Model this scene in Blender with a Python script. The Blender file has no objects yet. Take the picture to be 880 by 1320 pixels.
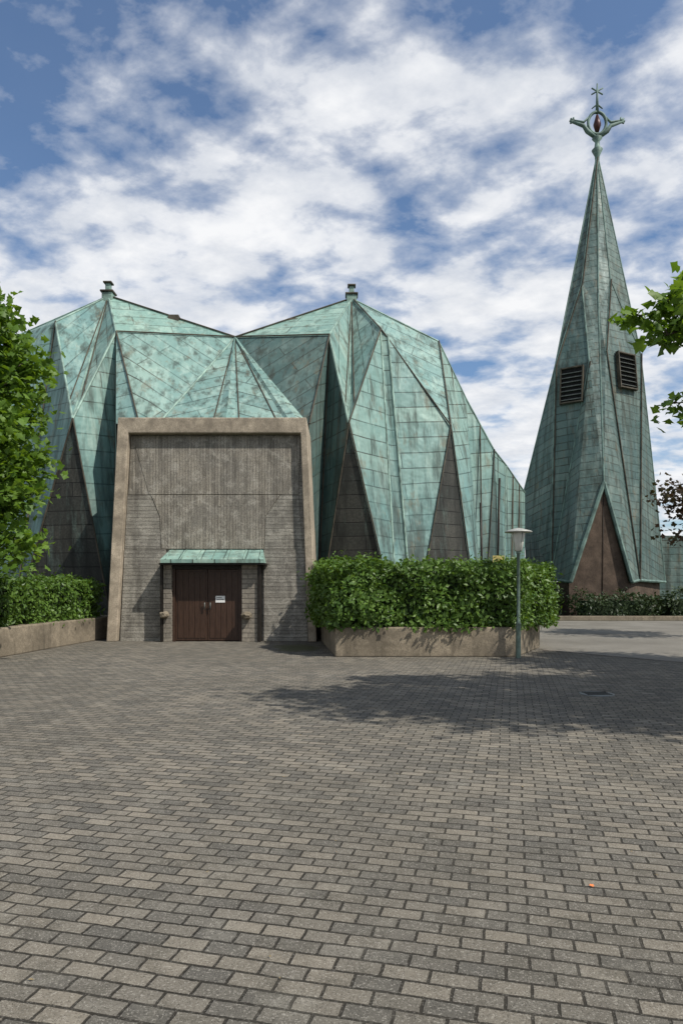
import bpy, math, random
import numpy as np
from mathutils import Vector, Matrix, noise as mnoise
random.seed(7); rng=np.random.default_rng(11)
S=bpy.context.scene
COL=S.collection
# ------------------------------------------------------------------ helpers
def empty(name,loc=(0,0,0)):
    e=bpy.data.objects.new(name,None); e.location=loc; e.empty_display_size=.3; COL.objects.link(e); return e
def mesh(name,V,F,mat=None,parent=None,angles=None,smooth=False,mats=None,midx=None):
    me=bpy.data.meshes.new(name); me.from_pydata([tuple(v) for v in V],[],F); me.update()
    ob=bpy.data.objects.new(name,me); COL.objects.link(ob)
    if mats:
        for m in mats: me.materials.append(m)
        for i,p in enumerate(me.polygons): p.material_index=midx[i]
    elif mat: me.materials.append(mat)
    if angles is not None:
        uv=me.uv_layers.new(name="UVMap")
        for i,p in enumerate(me.polygons):
            n=p.normal; u=Vector((0,0,1)).cross(n)
            if u.length<1e-4: u=Vector((1,0,0))
            u.normalize(); v=n.cross(u)
            a=math.radians(angles[i] if hasattr(angles,'__len__') else angles)
            uu=u*math.cos(a)+v*math.sin(a); vv=-u*math.sin(a)+v*math.cos(a)
            for li in p.loop_indices:
                co=me.vertices[me.loops[li].vertex_index].co
                uv.data[li].uv=(co.dot(uu)+i*13.37,co.dot(vv)+i*7.213)
    if smooth:
        for p in me.polygons: p.use_smooth=True
    if parent: ob.parent=parent
    return ob
def box(name,a,b,mat,parent=None,bevel=0,rot=None,angles=0):
    x0,y0,z0=a;x1,y1,z1=b
    c=Vector(((x0+x1)/2,(y0+y1)/2,(z0+z1)/2))
    V=[Vector(v)-c for v in [(x0,y0,z0),(x1,y0,z0),(x1,y1,z0),(x0,y1,z0),(x0,y0,z1),(x1,y0,z1),(x1,y1,z1),(x0,y1,z1)]]
    F=[(0,3,2,1),(4,5,6,7),(0,1,5,4),(1,2,6,5),(2,3,7,6),(3,0,4,7)]
    o=mesh(name,V,F,mat,parent,angles=angles); o.location=c
    if rot: o.rotation_euler=rot
    if bevel:
        m=o.modifiers.new('b','BEVEL'); m.width=bevel; m.segments=2
    return o
def prism(name,poly,z0,z1,mat,parent=None,bevel=0):
    n=len(poly)
    V=[(x,y,z0) for x,y in poly]+[(x,y,z1) for x,y in poly]
    F=[tuple(range(n))[::-1],tuple(range(n,2*n))]+[(i,(i+1)%n,n+(i+1)%n,n+i) for i in range(n)]
    o=mesh(name,V,F,mat,parent,angles=0)
    if bevel:
        m=o.modifiers.new('b','BEVEL'); m.width=bevel; m.segments=2
    return o
def tubedata(pts,radii,seg,V,F,cap=True):
    pts=[Vector(p) for p in pts]; b=len(V); ref=None
    for i,p in enumerate(pts):
        t=(pts[min(i+1,len(pts)-1)]-pts[max(i-1,0)]).normalized()
        if ref is None: ref=Vector((0,0,1)) if abs(t.z)<.9 else Vector((1,0,0))
        a=t.cross(ref).normalized(); c=a.cross(t).normalized(); ref=c
        for k in range(seg):
            an=2*math.pi*k/seg; V.append(p+(a*math.cos(an)+c*math.sin(an))*radii[i])
    for i in range(len(pts)-1):
        for k in range(seg):
            F.append((b+i*seg+k,b+i*seg+(k+1)%seg,b+(i+1)*seg+(k+1)%seg,b+(i+1)*seg+k))
    if cap:
        F.append(tuple(b+k for k in range(seg))[::-1]); F.append(tuple(b+(len(pts)-1)*seg+k for k in range(seg)))
def tubes(name,lst,mat,parent=None,seg=8,smooth=True):
    V=[];F=[]
    for pts,r in lst:
        rr=r if hasattr(r,'__len__') else [r]*len(pts)
        tubedata(pts,rr,seg,V,F)
    return mesh(name,V,F,mat,parent,smooth=smooth,angles=0)
def lathe(name,prof,c,mat,parent=None,seg=32,smooth=True):
    V=[];F=[]
    for r,z in prof:
        for k in range(seg):
            a=2*math.pi*k/seg; V.append((c[0]+r*math.cos(a),c[1]+r*math.sin(a),c[2]+z))
    for i in range(len(prof)-1):
        for k in range(seg):
            F.append((i*seg+k,i*seg+(k+1)%seg,(i+1)*seg+(k+1)%seg,(i+1)*seg+k))
    return mesh(name,V,F,mat,parent,smooth=smooth)
# ------------------------------------------------------------------ node helper
class NT:
    def __init__(s,name):
        s.m=bpy.data.materials.new(name); s.m.use_nodes=True; s.t=s.m.node_tree; s.b=s.t.nodes['Principled BSDF']
    def n(s,ty,**k):
        nd=s.t.nodes.new(ty)
        for a,v in k.items():
            if a.startswith('i_'):
                nd.inputs[a[2:].replace('_',' ')].default_value=v
            else: setattr(nd,a,v)
        return nd
    def l(s,a,b): s.t.links.new(a,b)
    def noise(s,vec,scale,detail=4,rough=.55,sc=None,dist=0):
        if sc is not None:
            mp=s.n('ShaderNodeMapping'); mp.inputs['Scale'].default_value=sc; s.l(vec,mp.inputs['Vector']); vec=mp.outputs[0]
        nn=s.n('ShaderNodeTexNoise',i_Scale=scale,i_Detail=detail,i_Roughness=rough,i_Distortion=dist); s.l(vec,nn.inputs['Vector']); return nn.outputs['Fac']
    def ramp(s,fac,stops):
        r=s.n('ShaderNodeValToRGB'); e=r.color_ramp.elements
        while len(e)<len(stops): e.new(.5)
        for i,(p,c) in enumerate(stops):
            e[i].position=p; e[i].color=(c,c,c,1) if not hasattr(c,'__len__') else (*c,1)
        s.l(fac,r.inputs[0]); return r.outputs[0]
    def mix(s,fac,a,b,mode='MIX'):
        x=s.n('ShaderNodeMix',data_type='RGBA',blend_type=mode)
        for i,v in ((0,fac),(6,a),(7,b)):
            if isinstance(v,(int,float)): x.inputs[i].default_value=v
            elif isinstance(v,tuple): x.inputs[i].default_value=(*v,1) if len(v)==3 else v
            else: s.l(v,x.inputs[i])
        return x.outputs[2]
    def math(s,op,a,b=0):
        x=s.n('ShaderNodeMath',operation=op)
        for i,v in ((0,a),(1,b)):
            if isinstance(v,(int,float)): x.inputs[i].default_value=v
            else: s.l(v,x.inputs[i])
        return x.outputs[0]
    def bump(s,h,strength,dist,prev=None):
        x=s.n('ShaderNodeBump',i_Strength=strength,i_Distance=dist); s.l(h,x.inputs['Height'])
        if prev is not None: s.l(prev,x.inputs['Normal'])
        return x.outputs[0]
    def out(s,col,rough=.8,normal=None,metal=0,spec=.3):
        if isinstance(col,tuple): s.b.inputs['Base Color'].default_value=(*col,1)
        else: s.l(col,s.b.inputs['Base Color'])
        if isinstance(rough,(int,float)): s.b.inputs['Roughness'].default_value=rough
        else: s.l(rough,s.b.inputs['Roughness'])
        s.b.inputs['Metallic'].default_value=metal; s.b.inputs['Specular IOR Level'].default_value=spec
        if normal is not None: s.l(normal,s.b.inputs['Normal'])
        return s.m
def brick(t,vec,c1,c2,mortar,w,h,ms,smooth=.1,bias=0,offset=.5):
    b=t.n('ShaderNodeTexBrick',i_Scale=1.0); b.offset=offset
    b.inputs['Color1'].default_value=(*c1,1); b.inputs['Color2'].default_value=(*c2,1); b.inputs['Mortar'].default_value=(*mortar,1)
    b.inputs['Brick Width'].default_value=w; b.inputs['Row Height'].default_value=h
    b.inputs['Mortar Size'].default_value=ms; b.inputs['Mortar Smooth'].default_value=smooth; b.inputs['Bias'].default_value=bias
    t.l(vec,b.inputs['Vector']); return b
def copper(name,c1,c2,dark=.5,w=3.4,h=.56,stainz=None,blue=.6,ms=.019,lo=.48):
    t=NT(name); tc=t.n('ShaderNodeTexCoord'); geo=t.n('ShaderNodeNewGeometry'); P=geo.outputs['Position']
    uv=tc.outputs['UV']
    wn=t.n('ShaderNodeTexNoise',i_Scale=.9,i_Detail=1.0); t.l(uv,wn.inputs['Vector'])
    wob=t.mix(.05,uv,wn.outputs['Color'],'ADD')
    b=brick(t,wob,c1,c2,(.055,.056,.04),w,h,ms,.2); b.offset=.37
    b3=brick(t,wob,(1.06,1.05,1.04),(.80,.83,.85),(1,1,1),w,h,0,.1); b3.offset=.37
    col=t.mix(1.0,b.outputs['Color'],b3.outputs['Color'],'MULTIPLY')
    fc=t.noise(uv,.22,2,.6); col=t.mix(t.ramp(fc,[(.36,0),(.64,blue)]),col,tuple(x*y for x,y in zip(c2,(.50,.68,.78))))
    big=t.noise(P,.6,4,.6)
    col=t.mix(t.ramp(big,[(.42,0),(.66,.6)]),col,tuple(x*y for x,y in zip(c2,(.64,.78,.80))))
    pale=t.noise(P,2.0,4,.62,sc=(1.4,1.4,.25))
    col=t.mix(t.ramp(pale,[(.50,0),(.68,.5)]),col,tuple(min(.6,x*y) for x,y in zip(c1,(1.42,1.28,1.28))))
    streak=t.noise(P,1.5,5,.66,sc=(2.2,2.2,.09))
    col=t.mix(t.ramp(streak,[(lo,0),(lo+.17,dark)]),col,(.040,.048,.038))
    if stainz:
        sp=t.n('ShaderNodeSeparateXYZ'); t.l(P,sp.inputs[0])
        mr=t.n('ShaderNodeMapRange'); mr.inputs['From Min'].default_value=stainz; mr.inputs['From Max'].default_value=1.5
        t.l(sp.outputs['Z'],mr.inputs['Value'])
        k=t.math('MULTIPLY',mr.outputs[0],t.ramp(t.noise(P,1.3,5,.68,sc=(1.6,1.6,.2)),[(.41,0),(.56,1)]))
        col=t.mix(t.math('MULTIPLY',mr.outputs[0],.5),col,tuple(x*y for x,y in zip(c2,(.50,.68,.78))))
        col=t.mix(t.math('MULTIPLY',k,.92),col,(.030,.032,.027))
    rust=t.noise(P,2.1,5,.7,sc=(1,1,.4)); col=t.mix(t.ramp(rust,[(.57,0),(.67,.45)]),col,(.15,.11,.06))
    n=t.bump(b.outputs['Fac'],1,.025); n.node.invert=True
    n=t.bump(t.noise(P,1.8,2),.8,.08,n)
    n=t.bump(t.noise(P,40,2),.25,.005,n)
    rg=t.ramp(streak,[(.3,.48),(.7,.78)])
    return t.out(col,rg,n,.08,.35)
M_cop=copper('copper_patina',(.27,.385,.33),(.225,.34,.295),.72,stainz=7.0)
M_cop_shaded=copper('copper_patina_shaded',(.12,.175,.155),(.095,.15,.132),.8,stainz=6)  # darker copy of the shell copper: shade of the folds painted into its colour
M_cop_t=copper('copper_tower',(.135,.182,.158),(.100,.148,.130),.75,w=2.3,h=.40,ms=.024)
M_cop_roof=copper('copper_roof',(.30,.425,.35),(.255,.385,.32),.5,w=3.6,h=.62,blue=.3)
def plain(name,col,rough=.7,metal=0,var=.3,scale=6,bump=.2,spec=.3):
    t=NT(name); P=t.n('ShaderNodeNewGeometry').outputs['Position']
    nz=t.noise(P,scale,5,.65)
    c=t.mix(t.ramp(nz,[(.35,0),(.65,1)]),tuple(x*(1-var) for x in col),tuple(min(1,x*(1+var)) for x in col))
    return t.out(c,rough,t.bump(t.noise(P,scale*6,3),bump,.01),metal,spec)
M_cap=plain('copper_ridge',(.20,.29,.245),.6,.05,.5,2)
M_capd=plain('copper_seam_brown',(.07,.06,.043),.7,.1,.5,2)
M_capt=plain('copper_ridge_tower',(.12,.18,.155),.6,.05,.45,2)
def slate(name,c1,c2,w=2.0,h=.46,green=.6,dk=.85,mort=(.012,.011,.010),ms=.016):
    t=NT(name); tc=t.n('ShaderNodeTexCoord'); P=t.n('ShaderNodeNewGeometry').outputs['Position']
    b=brick(t,tc.outputs['UV'],c1,c2,mort,w,h,ms,.3)
    st=t.noise(P,1.1,5,.66,sc=(1.5,1.5,.32))
    col=t.mix(t.ramp(st,[(.42,0),(.60,dk)]),b.outputs['Color'],tuple(x*.3 for x in c2))
    pl=t.noise(P,1.5,6,.7,sc=(1.6,1.6,.25)); col=t.mix(t.ramp(pl,[(.52,0),(.64,green)]),col,(.105,.150,.130))
    fine=t.noise(P,14,4,.65); col=t.mix(t.ramp(fine,[(.42,.5),(.58,0)]),col,tuple(x*.5 for x in c2))
    n=t.bump(b.outputs['Fac'],1,.02); n.node.invert=True; n=t.bump(t.noise(P,30,3),.4,.01,n)
    return t.out(col,.75,n)
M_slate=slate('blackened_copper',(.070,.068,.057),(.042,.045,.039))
def board(name,vertical,c1,c2,streaks=.6,w=2.6,h=.105):
    t=NT(name); P=t.n('ShaderNodeNewGeometry').outputs['Position']
    sp=t.n('ShaderNodeSeparateXYZ'); t.l(P,sp.inputs[0]); cb=t.n('ShaderNodeCombineXYZ')
    if vertical: t.l(sp.outputs['Z'],cb.inputs[0]); t.l(sp.outputs['X'],cb.inputs[1])
    else: t.l(sp.outputs['X'],cb.inputs[0]); t.l(sp.outputs['Z'],cb.inputs[1])
    b=brick(t,cb.outputs[0],c1,c2,tuple(x*.45 for x in c2),w,h,.006,.6)
    sc=(5,5,.6) if vertical else (.6,.6,6)
    st=t.noise(P,1.5,6,.75,sc=sc)
    col=t.mix(t.ramp(st,[(.47,0),(.64,streaks)]),b.outputs['Color'],(.10,.088,.072))
    big=t.noise(P,1.1,6,.7,sc=(1,1,.8)); col=t.mix(t.ramp(big,[(.42,0),(.62,.6)]),col,(.165,.155,.135))
    dr=t.noise(P,1.1,6,.72,sc=(2.6,2.6,.3)); col=t.mix(t.ramp(dr,[(.51,0),(.63,.5)]),col,(.075,.068,.056))
    pl=t.noise(P,3,7,.78); col=t.mix(t.ramp(pl,[(.50,0),(.62,.55)]),col,(.48,.45,.385))
    gr=t.noise(P,34,3,.7); col=t.mix(t.ramp(gr,[(.38,.6),(.5,0)]),col,(.08,.07,.058))
    n=t.bump(b.outputs['Fac'],1,.014); n.node.invert=True
    n=t.bump(st,.7,.02,n); n=t.bump(gr,.8,.014,n)
    return t.out(col,.92,n)
M_bv=board('board_concrete_vertical',True,(.37,.335,.275),(.275,.247,.20),.7,h=.085)
M_bh=board('board_concrete_horizontal',False,(.385,.36,.305),(.30,.28,.235),.5)
def concrete(name,c,stain=.5,drip=.4):
    t=NT(name); P=t.n('ShaderNodeNewGeometry').outputs['Position']
    a=t.noise(P,2.2,7,.72); col=t.mix(t.ramp(a,[(.37,0),(.63,1)]),tuple(x*.62 for x in c),tuple(x*1.2 for x in c))
    st=t.noise(P,1.1,7,.7,sc=(1,1,.8)); col=t.mix(t.ramp(st,[(.46,0),(.62,stain)]),col,tuple(x*.32 for x in c))
    dr=t.noise(P,2.0,4,.6,sc=(2.2,2.2,.35)); col=t.mix(t.ramp(dr,[(.53,0),(.66,drip)]),col,tuple(x*.25 for x in c))
    sp=t.noise(P,45,3,.7); col=t.mix(t.ramp(sp,[(.38,.6),(.52,0)]),col,tuple(x*.35 for x in c))
    n=t.bump(a,.5,.02); n=t.bump(sp,.8,.01,n)
    return t.out(col,.9,n)
M_frame=concrete('portal_concrete',(.46,.385,.29),.5,.25)
M_plant=concrete('planter_concrete',(.30,.25,.18),.75,.5)
M_gable=concrete('tower_base_concrete',(.105,.075,.054),.6,.3)
M_dark=plain('dark_void',(.012,.012,.012),.9)
M_metal_dk=plain('dark_metal',(.03,.026,.022),.5,.6,.3)
M_louv=plain('louvre_metal',(.14,.15,.14),.5,.3,.3)
M_red=plain('finial_core_metal',(.06,.02,.015),.4,.2,.3)
M_white=plain('white_paper',(.75,.75,.72),.6,0,.05)
M_post=plain('lamp_post_paint',(.13,.18,.15),.5,.2,.3,10)
M_shade=plain('lamp_shade_paint',(.40,.40,.36),.5,.2,.2,10)
M_globe=plain('lamp_opal_glass',(.62,.62,.56),.25,0,.08,6,.05)
M_stone=slate('pier_stone',(.34,.30,.24),(.26,.23,.19),.6,.14,0,.4,(.08,.07,.055),.008)
def door_mat():
    t=NT('door_wood'); P=t.n('ShaderNodeNewGeometry').outputs['Position']
    g=t.noise(P,3,7,.7,sc=(12,12,.8)); col=t.mix(t.ramp(g,[(.35,0),(.65,1)]),(.032,.017,.011),(.070,.038,.024))
    return t.out(col,.45,t.bump(g,.3,.004))
M_door=door_mat()
# paving
def paving():
    t=NT('paver_blocks'); P=t.n('ShaderNodeNewGeometry').outputs['Position']
    mp=t.n('ShaderNodeMapping'); mp.inputs['Rotation'].default_value=(0,0,math.radians(14)); t.l(P,mp.inputs[0])
    wn=t.n('ShaderNodeTexNoise',i_Scale=1.1,i_Detail=2.0); t.l(P,wn.inputs['Vector'])
    v=t.mix(.045,mp.outputs[0],wn.outputs['Color'],'ADD')
    wn2=t.n('ShaderNodeTexNoise',i_Scale=22,i_Detail=3.0); t.l(P,wn2.inputs['Vector'])
    v=t.mix(.010,v,wn2.outputs['Color'],'ADD')
    b=brick(t,v,(.222,.203,.168),(.158,.144,.119),(.028,.025,.019),.198,.099,.0075,.45)
    b2=brick(t,v,(1.20,1.15,1.08),(.70,.72,.75),(1,1,1),.198,.099,0,.1,bias=.1)
    col=t.mix(1.0,b.outputs['Color'],b2.outputs['Color'],'MULTIPLY')
    big=t.noise(P,.35,5,.6); col=t.mix(t.ramp(big,[(.40,0),(.60,.5)]),col,(.105,.095,.075))
    md=t.noise(P,2.6,5,.7); col=t.mix(t.ramp(md,[(.52,0),(.66,.4)]),col,(.27,.25,.205))
    md2=t.noise(P,4.5,4,.68); col=t.mix(t.ramp(md2,[(.52,0),(.64,.42)]),col,(.075,.068,.053))
    sp=t.noise(P,150,3,.75); col=t.mix(t.ramp(sp,[(.37,.8),(.46,0)]),col,(.035,.031,.025))
    sp2=t.noise(P,110,3,.75); col=t.mix(t.ramp(sp2,[(.56,0),(.63,.6)]),col,(.43,.40,.34))
    # fine joints filled with dark grit over the whole field
    jt=t.math('MULTIPLY',b.outputs['Fac'],.55); col=t.mix(jt,col,(.026,.023,.018))
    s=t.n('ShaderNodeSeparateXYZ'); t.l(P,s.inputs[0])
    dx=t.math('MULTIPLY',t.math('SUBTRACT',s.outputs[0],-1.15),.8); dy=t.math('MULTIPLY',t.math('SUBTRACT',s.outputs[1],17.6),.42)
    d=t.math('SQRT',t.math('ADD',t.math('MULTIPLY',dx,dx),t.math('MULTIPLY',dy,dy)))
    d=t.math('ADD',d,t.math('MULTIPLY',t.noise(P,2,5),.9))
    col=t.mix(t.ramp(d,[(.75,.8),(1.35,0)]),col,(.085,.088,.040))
    n=t.bump(b.outputs['Fac'],1,.014); n.node.invert=True
    n=t.bump(sp,.9,.006,n); n=t.bump(md2,.7,.014,n)
    return t.out(col,.9,n,0,.2)
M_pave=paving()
def asphalt():
    t=NT('asphalt'); P=t.n('ShaderNodeNewGeometry').outputs['Position']
    a=t.noise(P,.6,6,.6); col=t.mix(t.ramp(a,[(.35,0),(.65,1)]),(.15,.138,.115),(.215,.20,.17))
    sp=t.noise(P,90,3,.7); col=t.mix(t.ramp(sp,[(.35,.5),(.5,0)]),col,(.05,.047,.042))
    return t.out(col,.92,t.bump(sp,.6,.005))
M_asph=asphalt()
def grass():
    t=NT('grass_ground'); P=t.n('ShaderNodeNewGeometry').outputs['Position']
    a=t.noise(P,.8,7,.7); col=t.mix(t.ramp(a,[(.35,0),(.65,1)]),(.035,.055,.018),(.075,.095,.035))
    return t.out(col,.95,t.bump(t.noise(P,20,3),.6,.03))
M_grass=grass()
def leafmat(name,c1,c2,tr=.35,rough=.5,sub=.5):
    t=NT(name); g=t.n('ShaderNodeNewGeometry')
    r=t.ramp(g.outputs['Random Per Island'],[(0,0),(1,1)])
    col=t.mix(r,c1,c2)
    cl=t.noise(g.outputs['Position'],1.3,2); col=t.mix(t.ramp(cl,[(.4,0),(.62,sub)]),col,tuple(x*.6 for x in c1))
    t.out(col,rough,None,0,.3)
    tl=t.n('ShaderNodeBsdfTranslucent'); ms=t.n('ShaderNodeMixShader'); ms.inputs[0].default_value=tr
    c3=t.mix(1.0,col,(1.5,1.4,.5),'MULTIPLY'); t.l(c3,tl.inputs[0])
    t.l(t.b.outputs[0],ms.inputs[1]); t.l(tl.outputs[0],ms.inputs[2])
    o=[n for n in t.t.nodes if n.type=='OUTPUT_MATERIAL'][0]; t.l(ms.outputs[0],o.inputs[0]); return t.m
M_laurel=leafmat('laurel_leaves',(.060,.125,.02),(.135,.225,.042),.28,.42,.4)
M_maple=leafmat('maple_leaves',(.085,.17,.022),(.18,.29,.05),.42)
M_darkl=leafmat('dark_leaves',(.022,.042,.014),(.045,.07,.022),.15)
M_redl=leafmat('red_tinged_leaves',(.05,.05,.022),(.085,.045,.03),.25)
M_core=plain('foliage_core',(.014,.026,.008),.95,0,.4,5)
M_bark=concrete('bark',(.13,.105,.08),.6)
# leaves
T_S=(np.array([(0,0,0),(.5,.26,.07),(1,0,0),(.5,-.26,.07)]),[(0,2,1),(0,3,2)])
_o=[(0,0),(.05,.28),(.30,.22),(.42,.52),(.62,.30),(1,0),(.62,-.3),(.42,-.52),(.30,-.22),(.05,-.28)]
T_M=(np.array([(.4,0,.05)]+[(x,y,-.06*abs(y)*3) for x,y in _o]),[(0,1+i,1+(i+1)%10) for i in range(10)])
def leaves(name,C,N,size,tpl,mat,parent):
    tv,tf=tpl; n=len(C); C=np.asarray(C,float); N=np.asarray(N,float)
    N/= (np.linalg.norm(N,axis=1,keepdims=True)+1e-9)
    R=rng.normal(size=(n,3)); T=R-(R*N).sum(1,keepdims=True)*N; T/=np.linalg.norm(T,axis=1,keepdims=True)+1e-9
    B=np.cross(N,T); s=size*rng.uniform(.65,1.25,(n,1,1))
    V=C[:,None,:]+s*(tv[None,:,0:1]*T[:,None,:]+tv[None,:,1:2]*B[:,None,:]+tv[None,:,2:3]*N[:,None,:])
    k=len(tv); tfa=np.array(tf); F=(tfa[None]+np.arange(n)[:,None,None]*k).reshape(-1,3)
    me=bpy.data.meshes.new(name); me.vertices.add(n*k); me.vertices.foreach_set('co',V.reshape(-1).astype(np.float32))
    me.loops.add(F.size); me.loops.foreach_set('vertex_index',F.reshape(-1).astype(np.int32))
    me.polygons.add(len(F)); me.polygons.foreach_set('loop_start',np.arange(0,F.size,3,dtype=np.int32))
    me.update(calc_edges=True); me.materials.append(mat)
    ob=bpy.data.objects.new(name,me); COL.objects.link(ob); ob.parent=parent; return ob
def hedge(name,poly,z0,z1,dens,mat,size=.1,bulge=.16):
    root=empty(name); c=np.mean(poly,axis=0)
    inner=[tuple(c+(np.array(p)-c)*(1-.32/np.linalg.norm(np.array(p)-c))) for p in poly]
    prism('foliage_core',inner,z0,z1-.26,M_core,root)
    C=[];N=[]; n=len(poly)
    def pt(p,nr):
        p=Vector(p); k=mnoise.noise(p*1.2)*bulge*1.5+mnoise.noise(p*3.5)*bulge*.9+random.uniform(-.16,.04)
        if random.random()<.04: k+=random.uniform(.05,.24)
        q=p+Vector(nr)*k; C.append(q); N.append(Vector(nr)*.7+Vector((random.gauss(0,.5),random.gauss(0,.5),random.gauss(.3,.5))))
    for i in range(n):
        a=Vector((*poly[i],0)); b=Vector((*poly[(i+1)%n],0)); d=b-a; nr=Vector((d.y,-d.x,0)).normalized()
        if nr.dot(a-Vector((*c,0)))<0: nr=-nr
        dd=dens if nr.y<.3 else dens*.25
        for _ in range(int(d.length*(z1-z0)*dd)):
            z=random.uniform(z0-.06,z1); p=a+d*random.random(); r=max(0,(z-(z1-.2)))/.2
            p=p-nr*.18*r*r; pt((p.x,p.y,z),nr)
    for i in range(n):
        a=np.array(poly[i]);b=np.array(poly[(i+1)%n]); A=abs((a-c)[0]*(b-c)[1]-(a-c)[1]*(b-c)[0])/2
        for _ in range(int(A*dens*.5)):
            u,v=random.random(),random.random()
            if u+v>1:u,v=1-u,1-v
            q=c+(a-c)*u+(b-c)*v; pt((q[0],q[1],z1),(0,0,1))
    leaves('leaves',[tuple(x) for x in C],[tuple(x) for x in N],size,T_S,mat,root); return root
def tree(name,base,trunk_top,lobes,nclump,per,size,mat,tpl=T_M,tr=.2,extra=[],sig=.28):
    root=empty(name); base=Vector(base); top=Vector(trunk_top); tb=[]
    mid=base.lerp(top,.5)+Vector((.08,-.05,0))
    tb.append(([base,mid,top,top+Vector((.1,.1,1.2))],[tr*1.25,tr,tr*.8,tr*.45]))
    cl=[]
    vol=[r[0]*r[1]*r[2] for _,r in lobes]; tot=sum(vol)
    for (c,r),v in zip(lobes,vol):
        c=Vector(c)
        for _ in range(max(3,int(nclump*v/tot))):
            d=Vector((random.gauss(0,1),random.gauss(0,1),random.gauss(0,1))).normalized()*(random.random()**.4)
            cl.append((c+Vector((d.x*r[0],d.y*r[1],d.z*r[2])),sig,per))
        tb.append(([top,top.lerp(c,.5)+Vector((0,0,.2)),c],[tr*.55,tr*.4,tr*.2]))
    for p,_,_ in cl:
        c=min(lobes,key=lambda l:(Vector(l[0])-p).length)[0]; c=Vector(c)
        s=c.lerp(top,random.uniform(0,.6)); m=s.lerp(p,.5)+Vector((random.gauss(0,.1),random.gauss(0,.1),.1))
        tb.append(([s,m,p],[tr*.16,tr*.1,tr*.04]))
    for path,spread in extra:
        pv=[Vector(q) for q in path]; m=len(pv); tb.append((pv,[tr*.28*(1-.88*i/(m-1)) for i in range(m)]))
        for i in range(m-2,m):
            for q_ in range(5):
                t=q_/5; q=pv[i]-(pv[i]-pv[i-1])*t
                e=q+Vector((random.gauss(0,spread*.6),random.gauss(0,spread),random.gauss(0,spread)))
                tb.append(([q,q.lerp(e,.5)+Vector((0,0,.03)),e],[.012,.009,.005])); cl.append((e,.15,26))
    tubes('trunk_and_limbs',tb,M_bark,root,seg=6)
    C=[];N=[]
    for p,sg0,pe in cl:
        k=int(pe*random.uniform(.5,1.4)); sg=sg0*random.uniform(.7,1.3)
        for _ in range(k):
            C.append((p.x+random.gauss(0,sg),p.y+random.gauss(0,sg),p.z+random.gauss(0,sg*.6)))
            N.append((random.gauss(0,.6),random.gauss(-.1,.6),random.gauss(.7,.4)))
    leaves('leaves',C,N,size,tpl,mat,root); return root
# ------------------------------------------------------------------ ground
mesh('ground',[(-2500,-2500,0),(2500,-2500,0),(2500,2500,0),(-2500,2500,0)],[(0,1,2,3)],M_grass)
mesh('block_pavement',[(-30,-14,.004),(30,-14,.004),(30,22,.004),(-30,22,.004)],[(0,1,2,3)],M_pave)
mesh('asphalt_road',[(5.0,17.2,.008),(7.2,14.35,.008),(12,12.4,.008),(29,11,.008),(29,31,.008),(5.0,31,.008)],[(0,1,2,3,4,5)],M_asph)
ge=[(5.0,17.2),(7.2,14.35),(12,12.4),(29,11)]
gv=[];gf=[]
for i,(x,y) in enumerate(ge):
    gv+= [(x-.02,y-.32,.012),(x+.02,y+.02,.012)]
    if i: gf.append((2*i-2,2*i,2*i+1,2*i-1))
mesh('road_gutter',gv,gf,concrete('gutter_concrete',(.24,.215,.18),.3))
# ------------------------------------------------------------------ church
church=empty('copper_clad_church')
P=dict(
 PR=(.40,27,12.95),V=(-3.97,25.5,10.87),Q0=(-.44,24,10.41),Q1=(1.39,24.5,10.79),Q1b=(1.66,24.45,10.55),
 Q2=(.235,22.7,7.02),G0=(-.86,23.2,0),G1=(1.87,22.5,0),G2=(2.42,22.9,0),Q3=(3.90,24.5,7.31),G3=(4.96,24.8,0),
 Q4=(3.9,27.5,11.44),Q4b=(5.15,28.3,9.35),Q5=(6.46,29,7.37),G5=(5.85,28,0),Q6=(7.47,31,7.06),G6=(7.09,30,0),Q7=(9.12,34,6.24),G7=(9.12,34,0),
 B1=(-5.82,21.8,6.8),B2=(-3.67,21.8,6.8),B3=(-1.61,21.8,6.8),B4=(-1.05,22,6.8),B4g=(-.9,22.2,0),
 PL=(-8.86,26,12.62),R0=(-7.91,24,10.52),Q1L=(-10.25,24.5,11.07),Q2L=(-8.77,22.3,7.05),Q3L=(-13.2,27,11.3),
 G1L=(-7.42,22.3,0),G0L=(-11.1,23,0),B0=(-7.22,21.9,6.8),B01=(-6.47,21.8,6.8),B0g=(-7.2,22,0),
 G3L=(-12.0,23.6,0),Q4L=(-13.9,24.6,7.2),G4L=(-15.8,24.8,0),Q5L=(-17.5,29,7.4),G5L=(-17.8,29,0),
 BK=(-4.2,34,11.0),BKL=(-15,40,6.5),BKR=(5,40,6.5),GBL=(-16,42,0),GBR=(9,42,0))
names=list(P); idx={k:i for i,k in enumerate(names)}
C,D,SL,RF=0,1,2,3
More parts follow.
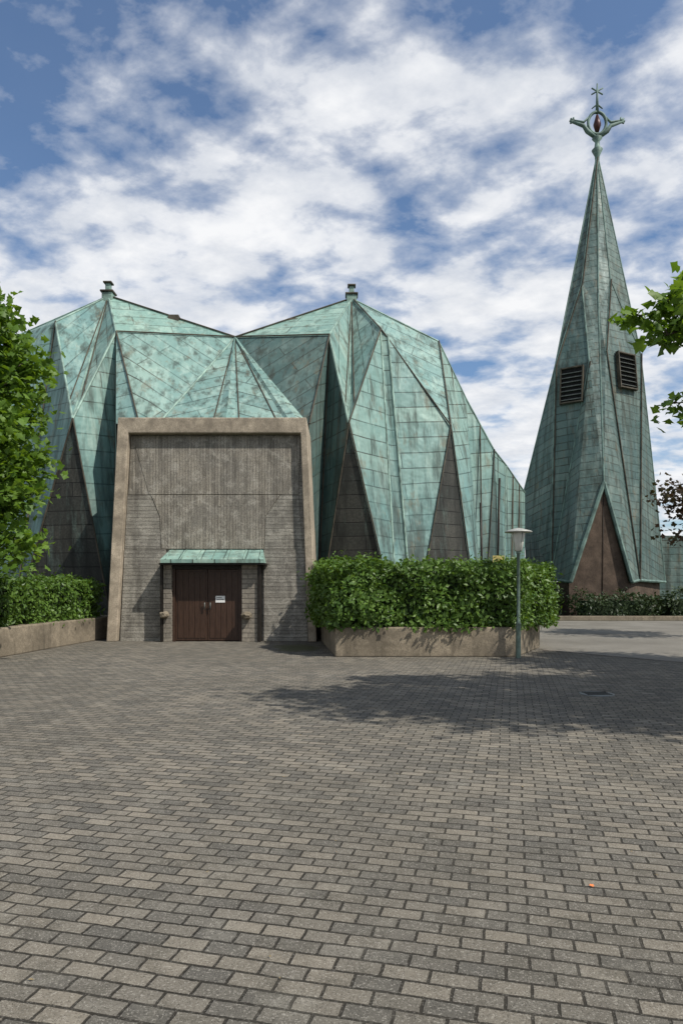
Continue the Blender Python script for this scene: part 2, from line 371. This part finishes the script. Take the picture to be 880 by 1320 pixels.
Fs=[
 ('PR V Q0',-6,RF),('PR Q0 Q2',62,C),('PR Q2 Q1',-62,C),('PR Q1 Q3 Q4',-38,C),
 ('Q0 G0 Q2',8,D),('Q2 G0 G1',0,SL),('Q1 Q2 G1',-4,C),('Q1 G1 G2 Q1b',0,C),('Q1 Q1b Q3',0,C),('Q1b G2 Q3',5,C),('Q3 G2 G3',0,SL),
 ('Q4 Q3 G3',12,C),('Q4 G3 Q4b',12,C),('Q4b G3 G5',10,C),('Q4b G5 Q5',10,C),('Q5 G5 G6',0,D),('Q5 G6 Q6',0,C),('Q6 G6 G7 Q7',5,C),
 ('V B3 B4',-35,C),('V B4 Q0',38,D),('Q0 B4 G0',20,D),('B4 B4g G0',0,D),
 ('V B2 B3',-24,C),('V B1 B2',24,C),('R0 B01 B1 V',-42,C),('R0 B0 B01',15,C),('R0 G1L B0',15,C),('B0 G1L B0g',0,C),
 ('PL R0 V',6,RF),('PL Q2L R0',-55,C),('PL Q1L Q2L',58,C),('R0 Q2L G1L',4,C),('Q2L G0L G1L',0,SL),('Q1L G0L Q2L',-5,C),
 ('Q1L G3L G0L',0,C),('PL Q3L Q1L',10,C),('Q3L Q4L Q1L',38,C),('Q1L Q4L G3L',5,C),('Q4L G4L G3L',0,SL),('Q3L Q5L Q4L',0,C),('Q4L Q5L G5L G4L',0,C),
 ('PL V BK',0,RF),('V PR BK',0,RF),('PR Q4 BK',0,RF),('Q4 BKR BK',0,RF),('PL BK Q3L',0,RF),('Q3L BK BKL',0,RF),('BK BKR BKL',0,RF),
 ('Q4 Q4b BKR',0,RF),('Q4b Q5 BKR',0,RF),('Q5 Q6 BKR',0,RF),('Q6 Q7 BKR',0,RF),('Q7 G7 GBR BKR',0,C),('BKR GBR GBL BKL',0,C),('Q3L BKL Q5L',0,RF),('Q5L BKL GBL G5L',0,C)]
VV=[P[k] for k in names]
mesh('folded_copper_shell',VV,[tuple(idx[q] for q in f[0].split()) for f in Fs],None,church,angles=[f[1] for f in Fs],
     mats=[M_cop,M_cop_shaded,M_slate,M_cop_roof],midx=[f[2] for f in Fs])
def caps(name,pairs,r,mat,parent,pts,off=(0,0,0)):
    L=[]
    for a,b in pairs:
        A=Vector(pts[a] if isinstance(a,str) else a)+Vector(off); B=Vector(pts[b] if isinstance(b,str) else b)+Vector(off); L.append(([A,B],r))
    return tubes(name,L,mat,parent,seg=6,smooth=False)
def pr(s): return [tuple(x.split('-')) for x in s.split()]
def on(a,b,t): return tuple(Vector(P[a]).lerp(Vector(P[b]),t))
caps('ridge_caps',pr('PR-V PR-Q0 PR-Q4 PR-Q1 PR-Q2 Q4-Q4b Q4b-Q5 Q5-Q6 Q6-Q7 PL-V PL-R0 PL-Q1L PL-Q3L PL-Q2L Q1-Q2 Q1-G1 Q1b-G2 V-B2 V-B3 V-B1 Q0-Q2 R0-Q2L Q1L-Q2L Q3L-Q4L Q6-G6'),.042,M_cap,church,P)
caps('brown_seams',pr('V-Q0 V-R0 Q1-Q3 Q4-Q3 Q3-G3 Q2-G1 Q2-G0 Q0-G0 Q3-G2 Q2L-G0L Q2L-G1L R0-G1L R0-B01 Q0-B4 Q4-G3 Q5-G5 Q1L-G0L V-PL V-PR Q1-Q2 PR-Q1'),.026,M_capd,church,P,(.02,-.045,.02))
bat=[]
for a,b,c in (('PR','Q2','Q1'),('PR','Q2','Q0'),('PL','Q2L','R0'),('PL','Q2L','Q1L'),('V','B2','B1'),('V','B2','B3'),('V','B3','B2')):
    e=Vector(P[b]).lerp(Vector(P[c]),.17 if a!='V' else .2); A=Vector(P[a])
    bat.append(([A+Vector((0,-.02,0)),e+Vector((0,-.02,0))],.022))
bat.append(([Vector(on('Q4','Q4b',.45))+Vector((0,-.02,0)),Vector(on('G3','G5',.3))],.03))
bat.append(([Vector(on('Q4b','Q5',.5)),Vector(on('G3','G5',.75))],.03))
bat.append(([Vector(on('Q6','Q7',.33)),Vector(on('G6','G7',.33))],.05)); bat.append(([Vector(on('Q6','Q7',.66)),Vector(on('G6','G7',.66))],.05))
tubes('batten_seams',bat,M_capd,church,seg=6,smooth=False)
def strip(name,a,b,wa,wb,push,mat):
    a=Vector(a);b=Vector(b); d=(b-a).normalized(); s=d.cross(Vector((0,-1,0))).normalized(); o=Vector((0,-push,0))
    V=[a-s*wa,a+s*wa,b+s*wb,b-s*wb,a+o,b+o]
    return mesh(name,V,[(0,4,5,3),(4,1,2,5)],mat,church,angles=0)
strip('portal_ridge_strip',P['V'],P['B2'],.03,.28,.12,M_cop)
strip('portal_ridge_strip_right',P['V'],P['B3'],.05,.24,.10,M_cop)
for nm,p in (('roof_finial_left',P['PL']),('roof_finial_right',P['PR'])):
    x,y,z=p
    box(nm+'_base',(x-.20,y-.2,z-.35),(x+.20,y+.2,z+.10),M_cap,church,.03)
    box(nm+'_cap',(x-.25,y-.25,z+.10),(x+.25,y+.25,z+.17),M_capd,church,.02)
    box(nm+'_post',(x-.10,y-.10,z+.17),(x+.10,y+.10,z+.47),M_cap,church,.03)
    box(nm+'_top',(x-.16,y-.16,z+.47),(x+.16,y+.16,z+.53),M_capd,church,.01)
for x,y,z in ((-6.3,25.7,11.72),(-1.85,26.2,11.78)):
    box('roof_vent',(x-.2,y-.1,z-.2),(x+.2,y+.2,z+.06),M_capd,church,.02)
tubes('downpipes',[([(5.35,26.3,4.8),(5.42,26.2,0)],.05),([(6.75,29.2,6.2),(6.6,29.1,0)],.05)],M_metal_dk,church)
# ------------------------------------------------------------------ portal
yo,yb=19.5,22.1
o=[(-6.71,0),(-6.38,6.41),(-1.0,6.41),(-.71,0)]; i_=[(-6.43,0),(-6.09,5.97),(-1.17,5.97),(-.95,0)]
V=[(x,yo,z) for x,z in o]+[(x,yo+.03,z) for x,z in i_]+[(x,yb,z) for x,z in o]+[(x,yb,z) for x,z in i_]
F=[(0,4,5,1),(1,5,6,2),(2,6,7,3)]
F+=[(0,1,9,8),(1,2,10,9),(2,3,11,10),(4,12,13,5),(5,13,14,6),(6,14,15,7),(8,9,13,12),(9,10,14,13),(10,11,15,14),(0,8,12,4),(3,7,15,11)]
fr=mesh('portal_frame',V,F,M_frame,church,angles=0); m=fr.modifiers.new('b','BEVEL'); m.width=.025; m.segments=2
def slab(name,poly,y0,y1,mat,bev=.012):
    n=len(poly); V=[(x,y0,z) for x,z in poly]+[(x,y1,z) for x,z in poly]
    F=[tuple(range(n)),tuple(range(n,2*n))[::-1]]+[(k,n+k,n+(k+1)%n,(k+1)%n) for k in range(n)]
    q=mesh(name,V,F,mat,church,angles=0)
    if bev: m=q.modifiers.new('b','BEVEL'); m.width=bev; m.segments=2
    return q
slab('portal_wall_back',[(-6.44,0),(-6.08,5.98),(-1.16,5.98),(-.94,0)],19.78,21.9,M_bh)
slab('portal_upper_boards',[(-6.07,5.93),(-1.19,5.93),(-1.25,4.235),(-6.15,4.235)],19.74,19.80,M_bv,.006)
slab('portal_upper_panel',[(-6.0,5.80),(-1.27,5.80),(-1.72,4.24),(-5.55,4.24)],19.73,19.75,M_bv,.006)
slab('portal_middle_boards',[(-5.50,4.222),(-1.78,4.222),(-2.2,3.6),(-2.24,2.665),(-5.2,2.665),(-5.24,3.6)],19.728,19.80,M_bv,.006)
slab('portal_middle_left_boards',[(-6.18,4.222),(-5.515,4.222),(-5.255,3.6),(-5.215,2.665),(-6.26,2.665)],19.74,19.80,M_bh,.006)
slab('portal_middle_right_boards',[(-1.765,4.222),(-1.24,4.222),(-1.12,2.665),(-2.225,2.665),(-2.185,3.6)],19.74,19.80,M_bh,.006)
slab('portal_lower_left_boards',[(-6.38,0),(-6.26,2.65),(-5.07,2.65),(-5.07,0)],19.715,19.9,M_bh,.006)
slab('portal_lower_right_boards',[(-2.24,0),(-2.24,2.65),(-1.06,2.65),(-.97,0)],19.715,19.9,M_bh,.006)
box('pier_left',(-5.06,19.40,0),(-4.82,19.9,2.2),M_stone,church,.015)
box('pier_right',(-2.83,19.40,0),(-2.38,19.9,2.2),M_stone,church,.015)
box('post_left',(-5.13,19.34,0),(-5.065,19.8,2.22),M_metal_dk,church)
box('post_right',(-2.375,19.34,0),(-2.30,19.8,2.22),M_metal_dk,church)
box('door_recess',(-4.82,19.68,0),(-2.83,19.77,2.24),M_dark,church)
box('door_lintel',(-4.82,19.5,2.08),(-2.83,19.66,2.2),M_metal_dk,church)
box('door_frame_left',(-4.815,19.5,0),(-4.74,19.66,2.08),M_door,church)
box('door_frame_right',(-2.91,19.5,0),(-2.835,19.66,2.08),M_door,church)
for nm,a,b in (('door_leaf_left',-4.735,-3.83),('door_leaf_right',-3.82,-2.915)):
    box(nm,(a,19.57,.03),(b,19.64,2.07),M_door,church,.006)
    n=5; w=(b-a-.1)/n
    for k in range(n): box(nm+'_plank',(a+.05+k*w+.006,19.556,.10),(a+.05+(k+1)*w-.006,19.569,2.0),M_door,church,.004)
tubes('door_handles',[([(-3.9,19.5,.92),(-3.9,19.49,1.12)],.016),([(-3.74,19.5,.92),(-3.74,19.49,1.12)],.016),([(-3.9,19.56,1.02),(-3.9,19.48,1.02)],.012),([(-3.74,19.56,1.02),(-3.74,19.48,1.02)],.012)],M_louv,church)
box('door_notice',(-3.60,19.545,1.12),(-3.33,19.553,1.31),M_white,church)
box('notice_print',(-3.57,19.541,1.2),(-3.36,19.544,1.215),M_metal_dk,church); box('notice_print_2',(-3.57,19.541,1.25),(-3.42,19.544,1.265),M_metal_dk,church)
V=[(-5.05,19.05,2.24),(-2.17,19.05,2.24),(-2.17,19.8,2.24),(-5.05,19.8,2.24),(-5.05,19.05,2.34),(-2.17,19.05,2.34),(-2.27,19.8,2.66),(-4.95,19.8,2.66)]
mesh('canopy_roof',V,[(0,3,2,1),(4,5,6,7),(0,1,5,4),(1,2,6,5),(2,3,7,6),(3,0,4,7)],M_cop_roof,church,angles=90)
box('canopy_soffit',(-5.1,19.1,2.19),(-2.12,19.7,2.236),M_metal_dk,church)
tubes('canopy_seams',[([(x,19.04,2.35),(x*.985-.06,19.8,2.67)],.014) for x in np.linspace(-4.9,-2.3,7)],M_cap,church,seg=5)
def rock(name,c,r):
    bpy.ops.mesh.primitive_ico_sphere_add(subdivisions=3,radius=1,location=c); q=bpy.context.object; q.name=name
    for v in q.data.vertices:
        v.co=Vector((v.co.x*r[0],v.co.y*r[1],v.co.z*r[2]))*(1+.35*mnoise.noise(v.co*1.7+Vector(c)))
    q.data.materials.append(M_plant); q.parent=church
rock('holy_water_bowl_left',(-5.0,19.3,.78),(.13,.14,.10)); rock('holy_water_bowl_right',(-2.68,19.3,.76),(.15,.14,.10))
# ------------------------------------------------------------------ planters & hedges
pr1=[(-.14,15.3),(3.93,15.3),(5.1,17.6),(5.1,22.0),(-.66,22.0),(-.70,20.8)]
pl=empty('concrete_planter'); prism('planter_wall',pr1,0,.67,M_plant,pl,.03)
pr2=[(-7.05,21.0),(-7.57,15.1),(-8.3,11.0),(-16,11),(-16,22.0),(-7.05,22.0)]
pl2=empty('concrete_planter.001'); prism('planter_wall',pr2,0,.66,M_plant,pl2,.03)
hedge('laurel_hedge',[(-.22,15.28),(3.95,15.25),(5.45,17.4),(5.55,21),(-.74,20),(-.68,17)],.68,2.1,880,M_laurel,.12,.18)
hedge('laurel_hedge.001',[(-7.25,20.7),(-7.75,15.3),(-8.5,11.5),(-13,11.5),(-13,20.8)],.66,1.74,660,M_laurel,.12,.16)
tw_h=empty('hedge_kerb'); box('kerb',(9.9,31.1,0),(26,31.3,.22),M_plant,tw_h,.02)
hedge('clipped_hedge',[(11.2,31.5),(14.6,31.4),(14.7,33.2),(11.1,33.2)],.05,1.15,200,M_darkl,.16,.3)
hedge('clipped_hedge.001',[(15.0,31.5),(22,31.5),(22,33.2),(15.0,33.2)],.05,1.2,200,M_darkl,.16,.3)
hedge('clipped_hedge.002',[(9.0,33.2),(10.7,33.2),(10.7,34.5),(9.0,34.5)],.05,1.5,200,M_darkl,.16,.3)
# ------------------------------------------------------------------ bell tower
tower=empty('copper_bell_tower')
T=dict(A=(14.21,38,25.65),L1=(12.82,36.5,17.78),L2=(11.35,36.3,13.32),L3=(12.79,35.3,13.2),R1=(14.35,36.5,17.98),R2=(16.01,36.6,14.04),R3=(13.64,35.3,13.7),
 BL=(10.23,38,3.11),BL2=(10.05,38,6.5),BLf=(10.82,35.4,1.95),BRf=(15.2,34.9,1.88),BR=(17.75,37.5,1.8),C0=(13.53,36.0,16.24),C1=(12.94,33.7,6.71),GL=(11.2,33.4,1.79),GR=(14.2,33.4,1.79),
 K=(14.1,41,14),KL=(11,42.5,1.9),KR=(17.5,42.5,1.9))
tn=list(T); ti={k:i for i,k in enumerate(tn)}
TF=[('A L1 C0',8),('A C0 R1',-8),('A L2 L1',12),('L1 L2 L3',0),('L1 L3 C0',10),('C0 L3 C1',8),('C0 C1 R3',-8),('C0 R3 R1',-10),('R1 R3 R2',0),('A R1 R2',-12),
 ('L2 BL2 BLf',14),('BL2 BL BLf',0),('L2 BLf L3',4),('L3 BLf GL C1',12),('R3 C1 GR BRf',-12),('R3 BRf R2',-4),('R2 BRf BR',-12),
 ('A K L2',0),('A R2 K',0),('K KL BL BL2',0),('K BL2 L2',0),('K R2 BR KR',0),('K KR KL',0)]
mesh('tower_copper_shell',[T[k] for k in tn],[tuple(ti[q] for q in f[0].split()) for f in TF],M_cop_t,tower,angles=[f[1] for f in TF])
caps('tower_ridges',pr('A-L1 A-R1 A-L2 A-R2 L1-L3 R1-R3 L1-L2 R1-R2 L2-BL2 L3-BLf R3-BRf R2-BR C0-C1 L2-BLf R2-BRf A-C0'),.04,M_capt,tower,T)
caps('tower_dark_seams',pr('A-L1 L1-L2 L2-BLf L3-BLf R3-BRf R1-R3 R2-BRf'),.035,M_capd,tower,T,(.05,-.05,0))
caps('tower_gable_rims',pr('C1-GL C1-GR'),.10,M_capt,tower,T)
caps('tower_eaves',pr('BL-BLf BLf-GL GR-BRf BRf-BR BR-KR'),.08,M_capt,tower,T)
mesh('tower_gable_wall',[(12.94,33.77,6.4),(11.2,33.65,1.7),(14.15,33.65,1.7),(14.15,33.6,0),(11.2,33.6,0)],[(0,1,2),(1,4,3,2)],M_gable,tower,angles=0)
tubes('gable_wall_joints',[([(12.94,33.74,6.2),(12.8,33.58,0)],.015)],M_metal_dk,tower)
prism('tower_base_wall',[(11.0,34.6),(11.21,33.68),(14.14,33.68),(15.1,35.0),(17.5,37.6),(17.2,42.3),(11.1,42.3),(10.4,38)],0,1.8,M_gable,tower)
for nm,(a,b,apex) in (('louvre_left',('L2','L3','BLf')),('louvre_right',('R3','R2','BRf'))):
    A=Vector(T[a]);B=Vector(T[b]);Cc=Vector(T[apex]); n=(B-A).cross(Cc-A).normalized()
    if n.y>0:n=-n
    u=(B-A); u.z=0; u=u-u.dot(n)*n; u.normalize(); v=n.cross(u); 
    if v.z<0:v=-v
    ctr=A.lerp(B,.5)+(-v)*(1.22 if nm=='louvre_left' else 1.05)+u*(.05 if nm=='louvre_left' else -.02)+n*.06
    R=Matrix((u,v,n)).transposed().to_4x4()
    def lb(name,c,s,mat,tilt=0):
        q=box(name,(-s[0]/2,-s[1]/2,-s[2]/2),(s[0]/2,s[1]/2,s[2]/2),mat,tower)
        q.matrix_world=Matrix.Translation(ctr+u*c[0]+v*c[1]+n*c[2])@R@Matrix.Rotation(tilt,4,'X')
    W,H=(1.12,1.85) if nm=='louvre_left' else (1.25,1.85)
    lb(nm+'_void',(0,0,0),(W,H,.08),M_dark)
    for sx in (-1,1): lb(nm+'_jamb',(sx*W/2,0,.08),(.06,H+.1,.2),M_capd)
    for sy in (-1,1): lb(nm+'_rail',(0,sy*H/2,.08),(W,.06,.2),M_capd)
    for k in range(7): lb(nm+'_slat',(0,-H/2+.16+k*(H-.2)/7,.11),(W-.08,.13,.025),M_louv,math.radians(-55))
box('tower_annex',(17.9,39.5,0),(20.1,43,4.5),M_cop_t,tower)
fx,fy=14.21,38
lathe('finial_stem',[(.11,-.5),(.13,.0),(.30,.35),(.16,.5),(.12,.8),(.28,1.0),(.1,1.15)],(fx,fy,25.5),M_capt,tower,12)
ring=[]; 
for k in range(25):
    a=2*math.pi*k/24; ring.append((fx+.50*math.sin(a),fy,27.35+.62*math.cos(a)))
L=[(ring,.085)]
for s in (-1,1):
    L.append(([(fx+s*.1,fy,26.55),(fx+s*.55,fy,26.9),(fx+s*.75,fy,27.2),(fx+s*1.38,fy,27.42)],[.1,.13,.11,.07]))
    L.append(([(fx+s*.4,fy,27.75),(fx+s*.75,fy,27.4),(fx+s*1.3,fy,27.5)],[.05,.07,.05]))
    for d in ((.18,0,.17),(.2,0,-.10),(.02,0,.22),(.24,0,.03)): L.append(([(fx+s*1.3,fy,27.44),(fx+s*(1.3+d[0]),fy,27.44+d[2])],[.07,.05]))
L.append(([(fx,fy,27.9),(fx,fy,29.55)],[.1,.035]))
for a in (30,90,150): 
    c,sn=math.cos(math.radians(a)),math.sin(math.radians(a)); L.append(([(fx-c*.36,fy,29.12-sn*.36),(fx+c*.36,fy,29.12+sn*.36)],.04))
L.append(([(fx-.3,fy,28.15),(fx,fy,28.4),(fx+.3,fy,28.15)],[.03,.06,.03]))
tubes('cross_finial',L,M_capt,tower,seg=8)
tubes('finial_core',[([(fx,fy,26.85),(fx,fy,27.25),(fx,fy,27.8)],[.1,.22,.06])],M_red,tower)
# ------------------------------------------------------------------ neighbour building
def brickm():
    t=NT('brick_wall'); tc=t.n('ShaderNodeTexCoord')
    b=brick(t,tc.outputs['UV'],(.22,.11,.07),(.15,.08,.055),(.25,.23,.2),.24,.08,.012)
    return t.out(b.outputs['Color'],.9)
bb=empty('brick_house'); MB=brickm()
box('walls',(20.6,42,0),(34,52,4.1),MB,bb); box('roof',(20.3,41.7,4.1),(34.3,52.3,4.35),M_metal_dk,bb)
for x in (21.6,24.5,27.4,30.3):
    box('window',(x,41.95,1.0),(x+1.5,41.998,2.6),M_dark,bb); box('sill',(x-.1,41.9,.9),(x+1.6,41.99,.99),M_frame,bb)
# ------------------------------------------------------------------ lamp
lamp=empty('street_lamp'); lx,ly=3.9,15.08
lathe('post',[(.055,0),(.055,.75),(.06,.76),(.038,.82),(.036,2.3),(.05,2.31),(.05,2.36),(0,2.36)],(lx,ly,0),M_post,lamp,16)
lathe('opal_body',[(.05,2.36),(.085,2.38),(.145,2.74),(.14,2.78),(0,2.78)],(lx,ly,0),M_globe,lamp,24)
lathe('shade',[(.12,2.765),(.29,2.775),(.30,2.79),(.27,2.81),(.10,2.86),(.03,2.875),(0,2.88)],(lx,ly,0),M_shade,lamp,32)
tubes('lamp_struts',[([(lx+.075*math.cos(a),ly+.075*math.sin(a),2.36),(lx+.15*math.cos(a),ly+.15*math.sin(a),2.78)],.007) for a in (0.4,1.97,3.54,5.1)],M_post,lamp)
sg=empty('notice_sign'); box('panel',(5.75,26.0,2.2),(6.2,26.04,2.75),plain('yellow_sign_paint',(.40,.33,.12),.6),sg); box('sign_post',(5.95,26.045,0),(6.01,26.1,2.7),M_metal_dk,sg)
for k,(x,y,w) in enumerate(((-4.9,9.1,.6),(3.75,10.05,.5))):
    d=empty('drain_cover' if k==0 else 'drain_cover.001'); lathe('cover',[(0,.014),(w/2-.05,.014),(w/2-.04,.009),(w/2-.03,.014),(w/2,.012),(w/2,.004)],(x,y,0),M_louv,d,28)
    tubes('ribs',[([(x-.18,y+q,.016),(x+.18,y+q,.016)],.006) for q in (-.12,-.04,.04,.12)],M_metal_dk,d,seg=5)
lf=empty('fallen_leaf'); leaves('leaf_blade',[(1.335,3.62,.015)],[(0.1,-.2,1)],.035,T_M,plain('orange_leaf',(.60,.17,.05),.5),lf)
lt=empty('leaf_litter'); Cx=[(random.uniform(-5,7),random.uniform(2.6,15),.012) for _ in range(260)]
leaves('bits',Cx,[(random.gauss(0,.2),random.gauss(0,.2),1) for _ in Cx],.022,T_S,plain('dry_leaf',(.22,.17,.09),.8),lt)
# ------------------------------------------------------------------ trees
tree('maple_tree',(-8.9,14.2,.6),(-8.8,14.1,2.6),[((-8.35,14,5.0),(2.25,2.0,2.5)),((-7.45,13.9,3.2),(1.25,1.1,1.3)),((-8.4,14,6.9),(1.7,1.4,1.2))],290,85,.17,M_maple,sig=.26)
tree('maple_tree.001',(9.6,7.0,0),(9.4,7.0,3.2),[((9.0,7.0,6.2),(2.9,2.5,2.1)),((6.2,5.7,8.2),(1.5,1.2,.9)),((7.4,5.4,8.0),(2.2,1.5,1.2)),((10.2,11.3,6),(2.4,2.2,1.8))],330,75,.17,M_maple,sig=.33,
  extra=[([(8.9,7.2,4.6),(6.9,8.6,5.3),(5.5,9.1,5.45),(4.7,9.1,5.38),(4.0,9.1,5.2)],.13),([(8.9,7.2,4.6),(6.9,9.0,5.4),(5.5,9.2,5.75),(4.75,9.1,5.75)],.13),
         ([(8.9,7.2,4.6),(6.9,8.8,5.0),(5.4,9.0,5.1),(4.7,9.1,5.05),(4.25,9.1,4.92)],.12),([(8.9,7.2,3.8),(7.0,8.6,4.0),(5.3,9.1,4.12),(4.4,9.1,4.03)],.08)])
tree('red_leaf_tree',(11.8,21,0),(11.7,21,2.2),[((11.9,21,4.3),(2.0,1.9,1.6))],60,60,.16,M_redl,tr=.12,sig=.3)
dt=empty('distant_trees'); Cd=[];Nd=[]
for k in range(26):
    x=random.uniform(24,75); y=random.uniform(62,75); h=random.uniform(3.2,5.0)
    for _ in range(220): Cd.append((x+random.gauss(0,2),y+random.gauss(0,1),abs(random.gauss(h*.55,h*.28)))); Nd.append((random.gauss(0,1),random.gauss(-.5,1),random.gauss(.6,1)))
for k in range(26):
    x=random.uniform(-80,-30); y=random.uniform(40,65); h=random.uniform(5,8)
    for _ in range(220): Cd.append((x+random.gauss(0,2),y+random.gauss(0,1),abs(random.gauss(h*.55,h*.28)))); Nd.append((random.gauss(0,1),random.gauss(-.5,1),random.gauss(.6,1)))
leaves('leaves',Cd,Nd,.6,T_S,M_darkl,dt)
# ------------------------------------------------------------------ light, sky
el=math.radians(50); az=math.radians(124)
sd=Vector((math.sin(az)*math.cos(el),math.cos(az)*math.cos(el),math.sin(el)))
ld=bpy.data.lights.new('sun','SUN'); ld.energy=4.7; ld.angle=math.radians(.6); ld.color=(1,.95,.87)
lo=bpy.data.objects.new('sun',ld); lo.rotation_euler=(-sd).to_track_quat('-Z','Y').to_euler(); COL.objects.link(lo)
w=bpy.data.worlds.new('World'); S.world=w; w.use_nodes=True; t=w.node_tree; nt=NT.__new__(NT); nt.t=t
bg=t.nodes['Background']
sky=nt.n('ShaderNodeTexSky',sky_type='NISHITA'); sky.sun_disc=False; sky.sun_elevation=el; sky.sun_rotation=az; sky.ozone_density=2.0; sky.dust_density=.8
tc=nt.n('ShaderNodeTexCoord'); sp=nt.n('ShaderNodeSeparateXYZ'); nt.l(tc.outputs['Generated'],sp.inputs[0])
zz=nt.math('ADD',nt.math('MAXIMUM',sp.outputs[2],0),.22)
cb=nt.n('ShaderNodeCombineXYZ'); nt.l(nt.math('DIVIDE',sp.outputs[0],zz),cb.inputs[0]); nt.l(nt.math('DIVIDE',sp.outputs[1],zz),cb.inputs[1])
uv=cb.outputs[0]
mp=nt.n('ShaderNodeMapping'); mp.inputs['Rotation'].default_value=(0,0,.75); mp.inputs['Location'].default_value=(7.3,2.2,0); mp.inputs['Scale'].default_value=(1,1.25,1); nt.l(uv,mp.inputs[0])
big=nt.noise(mp.outputs[0],2.3,3,.5); mid=nt.noise(mp.outputs[0],7.2,8,.56,dist=.12)
s=nt.math('ADD',nt.math('MULTIPLY',big,.70),nt.math('MULTIPLY',mid,.60))
hz=nt.math('MULTIPLY',nt.math('SUBTRACT',.40,sp.outputs[2]),.20); s=nt.math('ADD',s,hz)
mask=nt.ramp(s,[(.515,.03),(.60,.38),(.675,.85),(.76,1)])
cc=nt.ramp(nt.noise(mp.outputs[0],5.5,6,.6),[(.33,(7.6,8.0,8.7)),(.60,(10.4,10.5,10.7))])
skc=nt.mix(1.0,sky.outputs[0],(1.10,1.30,1.45),'MULTIPLY')
c=nt.mix(mask,skc,cc); nt.l(c,bg.inputs['Color']); bg.inputs['Strength'].default_value=.09
# ------------------------------------------------------------------ camera
cd=bpy.data.cameras.new('camera'); cd.sensor_fit='VERTICAL'; cd.sensor_height=36; cd.sensor_width=24; cd.lens=24; cd.shift_y=.072; cd.clip_end=6000; cd.clip_start=.05
co=bpy.data.objects.new('camera',cd); co.location=(0,0,1.6); co.rotation_euler=(math.radians(90),0,0); COL.objects.link(co); S.camera=co
S.view_settings.view_transform='Standard'; S.view_settings.look='None'; S.view_settings.exposure=0
